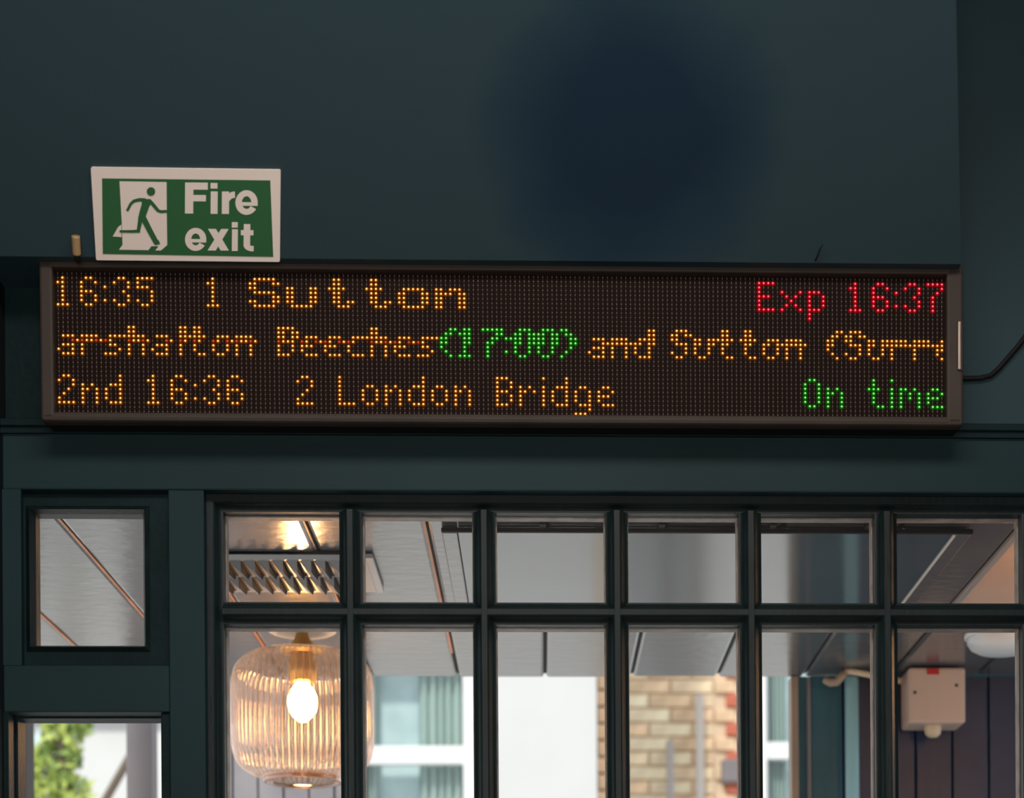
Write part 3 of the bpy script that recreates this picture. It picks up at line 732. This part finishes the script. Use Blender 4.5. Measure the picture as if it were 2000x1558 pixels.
# ------------------------------------------------------------------ pendant lamp
lp = onc(590, 1229)
def pendant(loc, label, watts):
    t = empty('pendant_lamp', loc, label, 'lamp', 'ribbed glass lamps under the porch ceiling')
    s = loc.y / F * 1.0
    def zz(py): return (1229 - py) * s
    def rr(px): return px * s
    c = loc
    MB().lathe(c, [(0.001, -0.001), (rr(66), -0.001), (rr(66), -0.004), (rr(61), -0.007), (rr(30), -0.009), (0.001, -0.009)], 40).build('ceiling_rose', M['rose'], t)
    MB().lathe(c, [(rr(12), -0.006), (rr(13), zz(1242)), (rr(16), zz(1249)), (rr(23), zz(1257)), (rr(34), zz(1265)), (rr(42), zz(1270)), (rr(42), zz(1273)), (0.002, zz(1273))], 40).build('brass_cap', M['brass'], t)
    MB().lathe(c, [(rr(22), zz(1274)), (rr(24), zz(1290)), (rr(27), zz(1296)), (rr(27), zz(1328)), (rr(22), zz(1333)), (0.002, zz(1333))], 32).build('bulb_socket', M['brass'], t)
    pf = [(0.001, 1328), (13, 1328), (14, 1336), (22, 1347), (28, 1360), (29, 1372), (26, 1388), (17, 1400), (9, 1407), (0.001, 1410)]
    MB().lathe(c, [(rr(r), zz(y)) for r, y in pf], 32).build('bulb', M['bulb'], t)
    g = [(36, 1270), (66, 1272), (95, 1279), (115, 1290), (128, 1304), (134, 1322), (136, 1345), (136.5, 1395), (136, 1440), (134, 1464), (129, 1482), (118, 1497), (103, 1508), (88, 1515), (75, 1519)]
    # resample smoothly
    gp = []
    for i in range(len(g) - 1):
        p0 = g[max(i - 1, 0)]; p1 = g[i]; p2 = g[i + 1]; p3 = g[min(i + 2, len(g) - 1)]
        for k in range(4):
            u = k / 4
            f = lambda a, b, c_, d_: 0.5 * (2 * b + (c_ - a) * u + (2 * a - 5 * b + 4 * c_ - d_) * u * u + (3 * b - a - 3 * c_ + d_) * u ** 3)
            gp.append((f(p0[0], p1[0], p2[0], p3[0]), f(p0[1], p1[1], p2[1], p3[1])))
    gp.append(g[-1])
    NR = 66
    MB().lathe(c, [(rr(r), zz(y)) for r, y in gp], NR * 8, rib=lambda a, r, z: 0.022 * r * (abs(math.cos(a * NR / 2)) - 0.5) * min(1, r / 0.09)).ribs(NR).build('glass_globe', [M['globe'], M['globe_rib']], t)
    ring_ = [(75, 1518), (77, 1522), (76, 1526), (72, 1527), (69, 1524), (70, 1519), (75, 1518)]
    MB().lathe(c, [(rr(r), zz(y)) for r, y in ring_], 64).build('glass_rim', M['globe_rib'], t)
    pl = bpy.data.lights.new('lamp_light', 'POINT'); pl.energy = watts; pl.color = (1.0, 0.55, 0.25); pl.shadow_soft_size = 0.03
    po = bpy.data.objects.new('lamp_light', pl); COL.objects.link(po); po.parent = t; po.location = (0, 0, zz(1440))
    return t
pendant(lp, 'glowing ribbed peach-glass globe lamp hanging behind the left panes of the glazed door', 5.0)
pendant(Vector((1.22, 3.47, ZC)), 'second ribbed glass globe lamp further right under the porch ceiling', 5.0)

# dome light far right
dl = onc(1960, 1236, 0)
dm = empty('dome_light', dl, 'white frosted dome light on the porch ceiling at far right', 'ceiling light')
MB().lathe(dl, [(0.088, -0.001), (0.088, -0.010), (0.084, -0.012)], 40, cap0=True).build('base_ring', M['pvc'], dm)
MB().lathe(dl, [(0.083, -0.010), (0.082, -0.022), (0.074, -0.034), (0.058, -0.043), (0.035, -0.048), (0.001, -0.050)], 40).build('dome_shade', M['dome'], dm)

# ------------------------------------------------------------------ porch far wall on the right
YF = YE - 0.02
def X(px, py=1430, Y=YF): return P(px, py, Y).x
def Z(py, px=1700, Y=YF): return P(px, py, Y).z
fw = empty('wall_far', (X(1560), YF, 0), kind='structure')
B((X(1546), YF, 0), (X(1560), YF + 0.06, ZC - 0.001), 0.002).build('edge_board', M['tanwood'], fw)
B((X(1560), YF + 0.008, 0), (X(1577), YF + 0.06, ZC - 0.001)).build('post', M['tealpost'], fw)
B((X(1577), YF - 0.004, 0), (X(1584), YF + 0.05, ZC - 0.003), 0.002).build('bead', M['post'], fw)
B((X(1584), YF, 0), (X(1645), YF + 0.06, ZC - 0.001), 0.002).build('post', M['tealpost'], fw)
# dark boarded wall behind the pipe and to the right: boards one by one
x = X(1646); k = 0
while x < 2.1:
    w = 0.093
    B((x + 0.002, YF + 0.012 + 0.0015 * (k % 2), 0), (x + w - 0.002, YF + 0.06, Z(1300)), 0.003).build('plank', M['navy'], fw)
    x += w; k += 1
B((X(1646), YF - 0.01, Z(1300) + 0.001), (2.1, YF + 0.06, ZC - 0.001), 0.003).build('lintel', M['tealpost'], fw)
B((X(1550), YF + 0.061, 0), (2.1, YF + 0.09, ZC)).build('backing', M['black'], fw)

# pale blue pipe
yp = YF - 0.035; xp = P(1664, 1430, yp).x
dp = empty('drainpipe', (xp, yp, 0), 'pale blue vertical pipe in front of the dark teal post', 'pipe')
rp = 0.5 * (P(1678, 1430, yp).x - P(1651, 1430, yp).x)
MB().tube([(xp, yp, 0.0), (xp, yp, 1.2), (xp, yp, ZC - 0.012)], rp, 24).build('pipe', M['bluepipe'], dp)
zs = P(1664, 1480, yp).z
# cream conduit with elbow
cpt = [P(1612, 1327, yp - 0.03), P(1622, 1333, yp - 0.04), P(1634, 1332, yp - 0.045), P(1643, 1322, yp - 0.045), P(1650, 1313, yp - 0.045), P(1662, 1311, yp - 0.045), P(1690, 1316, yp - 0.045), P(1722, 1323, yp - 0.045), P(1760, 1330, yp - 0.045)]
cdm = empty('conduit', cpt[4], 'thin cream conduit with a bent elbow crossing the pale blue pipe', 'conduit')
MB().tube(cpt[4:], 0.0075, 12).build('straight_run', M['cream'], cdm)
MB().tube(cpt[:5], 0.010, 12).build('elbow', M['tanwood'], cdm)

# beige box
yb0, yb1 = YF - 0.12, YF - 0.012
bx0, bx1 = P(1776, 1350, yb0).x, P(1886, 1350, yb0).x; bz0, bz1 = P(1830, 1411, yb0).z, P(1830, 1303, yb0).z
bx = empty('alarm_box', ((bx0 + bx1) / 2, yb1, bz0), 'peach beige alarm box with a small red plate on the dark wall at right', 'box')
MB().box((bx0, yb0, bz0), (bx1, yb1, bz1), 0, 0.006).build('housing', M['boxbeige'], bx)
MB().box((bx0 + 0.012, yb1 - 0.001, bz0 + 0.01), (bx1 - 0.012, yb1 + 0.0238, bz1 - 0.01)).build('bracket', M['darkpost'], bx)
rx = P(1822, 1310, yb0); 
MB().box((rx.x - 0.015, yb0 - 0.003, P(1822, 1317, yb0).z), (rx.x + 0.015, yb0 + 0.002, P(1822, 1305, yb0).z), 0, 0.001).build('red_plate', M['red'], bx)
for (px, py) in ((1787, 1352), (1868, 1338)):
    p = P(px, py, yb0)
    MB().tube([(p.x, yb0 - 0.002, p.z), (p.x, yb0 + 0.002, p.z)], 0.004, 10).build('screw', M['darkpost'], bx)
kp = P(1822, 1424, yb0 + 0.05)
mb = MB(); mb.lathe((kp.x, kp.y, kp.z), [(0.001, 0.024), (0.016, 0.022), (0.020, 0.010), (0.021, 0.0), (0.019, -0.012), (0.012, -0.019), (0.001, -0.021)], 24)
mb.build('sensor_bulb', M['cream'], bx)

# ------------------------------------------------------------------ grey boarded screen behind the lamp, and posts
YG = 5.3
gf = empty('boarded_screen', (P(560, 1500, YG).x, YG, 0), 'grey painted vertical board screen behind the hanging lamp', 'screen')
x = P(404, 1500, YG).x; x1 = P(716, 1500, YG).x; k = 0
while x < x1 - 0.02:
    w = min(0.072, x1 - x)
    B((x + 0.002, YG + 0.004 * (k % 2), 0), (x + w - 0.002, YG + 0.03, ZC + 0.4), 0.003).build('plank', M['greyboard'], gf)
    x += w; k += 1
B((P(404, 1500, YG).x, YG + 0.031, 0), (x1, YG + 0.05, ZC + 0.4)).build('backing', M['darkpost'], gf)
def post(px0, px1, Y, m, label, h=3.2):
    a, b = P(px0, 1480, Y).x, P(px1, 1480, Y).x
    t = empty('timber_post', ((a + b) / 2, Y, 0), label, 'post')
    B((a, Y, 0), (b, Y + 0.09, h), 0.006).build('shaft', m, t)
    B((a - 0.01, Y - 0.01, 0), (b + 0.01, Y + 0.1, 0.15), 0.004).build('base_block', m, t)
post(246, 296, 5.6, M['post'], 'grey mauve timber post seen through the lower left pane')
post(18, 50, 5.0, M['darkpost'], 'dark brown timber post at the left edge of the lower left pane')

# ------------------------------------------------------------------ street beyond
tag(B((-12, YE + 0.3, -0.1), (12, 26, -0.001)).build('street_paving', M['pave']), kind='structure')
tag(B((-3, 3.17, -0.1), (3, YE + 0.299, -0.002)).build('porch_floor', M['pave']), kind='structure')

def sash_window(parent, x0, x1, z0, z1, y, zm, glass=M['sashglass'], fr=0.075):
    f = MB(); frame_ring(f, x0, x1, z0, z1, x0 + fr, x1 - fr, z0 + fr, z1 - fr, y, y + 0.10)
    w = f.build('window', M['pvc'], parent)
    MB().box((x0 + fr, y + 0.02, zm - 0.045), (x1 - fr, y + 0.08, zm + 0.045), 0, 0.005).build('meeting_rail', M['pvc'], w)
    for (a, b) in ((z0 + fr, zm - 0.045), (zm + 0.045, z1 - fr)):
        MB().box((x0 + fr, y + 0.055, a), (x1 - fr, y + 0.065, b)).build('pane', M['pane'], w)
    MB().box((x0 + 0.02, y + 0.20, z0 + 0.02), (x1 - 0.02, y + 0.22, z1 - 0.02)).build('room_back', M['sashglass'], w)
    cm = MB(); rc = random.Random(int(abs(x0) * 100))
    for (c0, c1) in ((0.0, 0.30), (0.62, 1.0)):
        n = 44; vs = []
        for k in range(n + 1):
            xx = x0 + fr * 0.5 + (x1 - x0 - fr) * (c0 + (c1 - c0) * k / n)
            yy = y + 0.14 + 0.028 * math.sin(k * 0.9 + 0.6 * math.sin(k * 0.31))
            vs += [(xx, yy, z0 + 0.03), (xx, yy, z1 - 0.03)]
        cm.add(vs, [(2 * k, 2 * k + 2, 2 * k + 3, 2 * k + 1) for k in range(n)], 0, True)
    cm.build('curtain', M['curtain'], w)
    return w

# house with the big sash window (left), white rendered
Y1 = 9.0
def X1(px, Y=Y1): return P(px, 1450, Y).x
def Z1(py, Y=Y1): return P(1000, py, Y).z
h1 = empty('rendered_house', (X1(800), Y1, 0), 'white rendered house with a large blue-glazed sash window across the street', 'house')
wx0, wx1 = X1(640), X1(926); wz0, wz1 = Z1(1640), Z1(1255); hx0_, hx1_ = X1(330), X1(940); HT = 6.0
B((hx0_, Y1, 0), (hx1_, Y1 + 0.5, wz0)).build('wall', M['render'], h1)
B((hx0_, Y1, wz1), (hx1_, Y1 + 0.5, HT)).build('wall', M['render'], h1)
B((hx0_, Y1, wz0), (wx0, Y1 + 0.5, wz1)).build('wall', M['render'], h1)
B((wx1, Y1, wz0), (hx1_, Y1 + 0.5, wz1)).build('wall', M['render'], h1)
sash_window(h1, wx0, wx1, wz0, wz1, Y1 + 0.03, Z1(1470), fr=0.055)
B((hx0_ - 0.1, Y1 - 0.15, HT), (hx1_ + 0.05, Y1 + 0.6, HT + 0.12)).build('roof', M['post'], h1)

# white gable wall in the middle
Y2 = 8.2
def X2(px): return P(px, 1450, Y2).x
h2 = empty('white_gable', (X2(1060), Y2, 0), 'bright white gable wall with a brown brick edge across the street', 'house')
B((X2(938), Y2, 0), (X2(1166), Y2 + 0.4, 6.2)).build('wall', M['render'], h2)
# brown brick corner of single bricks
zq = 2.3; k = 0
bm_ = B((-0.0265, 0, 0), (0.0265, 0.10, 0.062), 0.004).mesh('brick', M['brick4'])
q0 = X2(1167)
B((q0, Y2 + 0.03, 0), (X2(1191), Y2 + 0.4, 6.2)).build('corner_core', M['mortar'], h2)
while zq < 3.7:
    o = bpy.data.objects.new('brick', bm_); COL.objects.link(o); o.parent = h2
    o.location = Vector((q0 + 0.027 + 0.004 * (k % 2), Y2 - 0.004, zq)) - Vector(h2.location)
    zq += 0.074; k += 1

# yellow brick house
Y3 = 9.6
def X3(px): return P(px, 1450, Y3).x
def Z3(py): return P(1400, py, Y3).z
h3 = empty('brick_house', (X3(1380), Y3, 0), 'yellow stock brick house with red brick quoins across the street', 'house')
ax0, ax1 = X3(1185), X3(1462)
B((ax0, Y3 + 0.02, 0), (ax1, Y3 + 0.4, 6.4)).build('wall_core', M['mortar'], h3)
B((ax0, Y3 - 0.03, 0), (X3(1640), Y3 + 0.019, 2.55)).build('ground_floor_render', M['render'], h3)
bl_ = 0.215; bhh = 0.065; pj = 0.010
bms = [B((0, 0, 0), (bl_, 0.08, bhh), 0.004).mesh('brick', M[k]) for k in ('brick1', 'brick2', 'brick3')]
bmh = [B((0, 0, 0), (0.1025, 0.08, bhh), 0.004).mesh('brick', M[k]) for k in ('brick1', 'brick2', 'brick3')]
rb = [B((0, 0, 0), (w, 0.09, bhh), 0.005).mesh('quoin', M['redbrick']) for w in (0.06, 0.11)]
z = 2.56; row = 0
xq = ax1
while z < 3.85:
    x = ax0 - (0.1125 if row % 2 else 0); rr = random.Random(row)
    lim = xq - (0.13 if row % 2 == 0 else 0.0)
    while x < lim:
        full = x + bl_ <= lim and x >= ax0
        ms_ = bms if full else bmh
        xx = x if x >= ax0 else ax0
        if not full and x >= ax0 and x + 0.1025 > lim: break
        o = bpy.data.objects.new('brick', rr.choice(ms_)); COL.objects.link(o); o.parent = h3
        o.location = Vector((xx, Y3 + rr.uniform(-0.004, 0.004), z)) - Vector(h3.location)
        x += bl_ + pj if full else (0.1125 if x >= ax0 else bl_ + pj)
    if row % 2 == 0:
        o = bpy.data.objects.new('quoin', rb[1]); COL.objects.link(o); o.parent = h3
        o.location = Vector((xq - 0.115, Y3 - 0.012, z)) - Vector(h3.location)
    z += bhh + pj; row += 1
# right part with pale blue sash window
B((ax1, Y3 + 0.05, 2.56), (X3(1490), Y3 + 0.4, 6.4)).build('wall', M['render'], h3)
B((X3(1490), Y3 + 0.12, 2.56), (X3(1660), Y3 + 0.4, 2.75)).build('wall', M['render'], h3)
sash_window(h3, X3(1488), X3(1660), 2.75, 4.4, Y3 + 0.03, Z3(1462), M['curtain'], 0.03)
B((X3(1490), Y3 + 0.05, 4.4), (X3(1660), Y3 + 0.4, 6.4)).build('wall', M['render'], h3)
px_ = X3(1364)
MB().tube([(px_, Y3 - 0.07, 0), (px_, Y3 - 0.07, Z3(1362))], 0.022, 14).build('downpipe', M['greypipe'], h3)
px_ = X3(1307)
MB().tube([(px_, Y3 - 0.06, 0), (px_, Y3 - 0.06, Z3(1450))], 0.02, 14).build('downpipe', M['greypipe'], h3)
va_ = X3(1408)
MB().box((va_, Y3 - 0.05, Z3(1530)), (va_ + 0.11, Y3 + 0.02, Z3(1485)), 0, 0.01).build('wall_vent', M['post'], h3)

# pale house and tree on the left
Y4 = 13.0
h4 = empty('pale_house', (P(160, 1500, Y4).x, Y4, 0), 'distant pale house behind the tree seen through the lower left pane', 'house')
a0, a1 = P(52, 1500, Y4).x, P(330, 1500, Y4).x
B((a0, Y4, 0), (a1, Y4 + 0.5, P(160, 1402, Y4).z)).build('wall', M['render'], h4)
B((a0 - 0.1, Y4 - 0.1, P(160, 1402, Y4).z), (a1, Y4 + 0.6, P(160, 1385, Y4).z)).build('roof', M['post'], h4)
wq0, wq1 = P(56, 1500, Y4).x, P(84, 1500, Y4).x
f = MB(); frame_ring(f, wq0, wq1, P(70, 1480, Y4).z, P(70, 1425, Y4).z, wq0 + 0.02, wq1 - 0.02, P(70, 1478, Y4).z, P(70, 1427, Y4).z, Y4 - 0.03, Y4 + 0.05)
wn = f.build('window', M['pvc'], h4)
B((wq0 + 0.02, Y4 - 0.01, P(70, 1478, Y4).z), (wq1 - 0.02, Y4 - 0.002, P(70, 1427, Y4).z)).build('pane', M['sashglass'], wn)
YT = 9.5
tc_ = P(130, 1480, YT)
tree = empty('leafy_tree', (tc_.x, YT, 0), 'yellow-green leafy young tree seen through the lower left pane', 'tree')
MB().tube([(tc_.x + 0.05, YT, 0), (tc_.x + 0.03, YT, 1.5), (tc_.x, YT, 2.8), (tc_.x - 0.04, YT, 3.6)], 0.035, 10).build('trunk', M['bark'], tree)
MB().tube([(tc_.x + 0.03, YT, 2.5), (tc_.x + 0.2, YT - 0.05, 2.95), (tc_.x + 0.4, YT - 0.05, 3.3), (tc_.x + 0.52, YT, 3.5)], 0.022, 8).build('branch', M['bark'], tree)
lf = MB(); rr = random.Random(11)
blobs = [((85, 1535), 0.16, 220, 0), ((100, 1480), 0.10, 60, 1), ((125, 1425), 0.13, 150, 0), ((90, 1610), 0.30, 400, 0), ((155, 1410), 0.08, 50, 1), ((130, 1480), 0.08, 40, 1), ((140, 1540), 0.10, 50, 0)]
for (px, py), rad, nL, mi in blobs:
    c = P(px, py, YT)
    for k in range(nL):
        d = Vector((rr.gauss(0, 1), rr.gauss(0, 1), rr.gauss(0, 1))).normalized() * rad * rr.random() ** 0.4
        p = c + d; s = rr.uniform(0.025, 0.05)
        u = Vector((rr.uniform(-1, 1), rr.uniform(-1, 1), rr.uniform(-1, 1))).normalized(); w = u.orthogonal().normalized()
        lf.add([p - u * s, p + w * s * 0.5, p + u * s, p - w * s * 0.5], [(0, 1, 2, 3)], mi if rr.random() < 0.8 else 1 - mi)
tag(lf.build('foliage', [M['leaf1'], M['leaf2']], tree), kind='stuff')
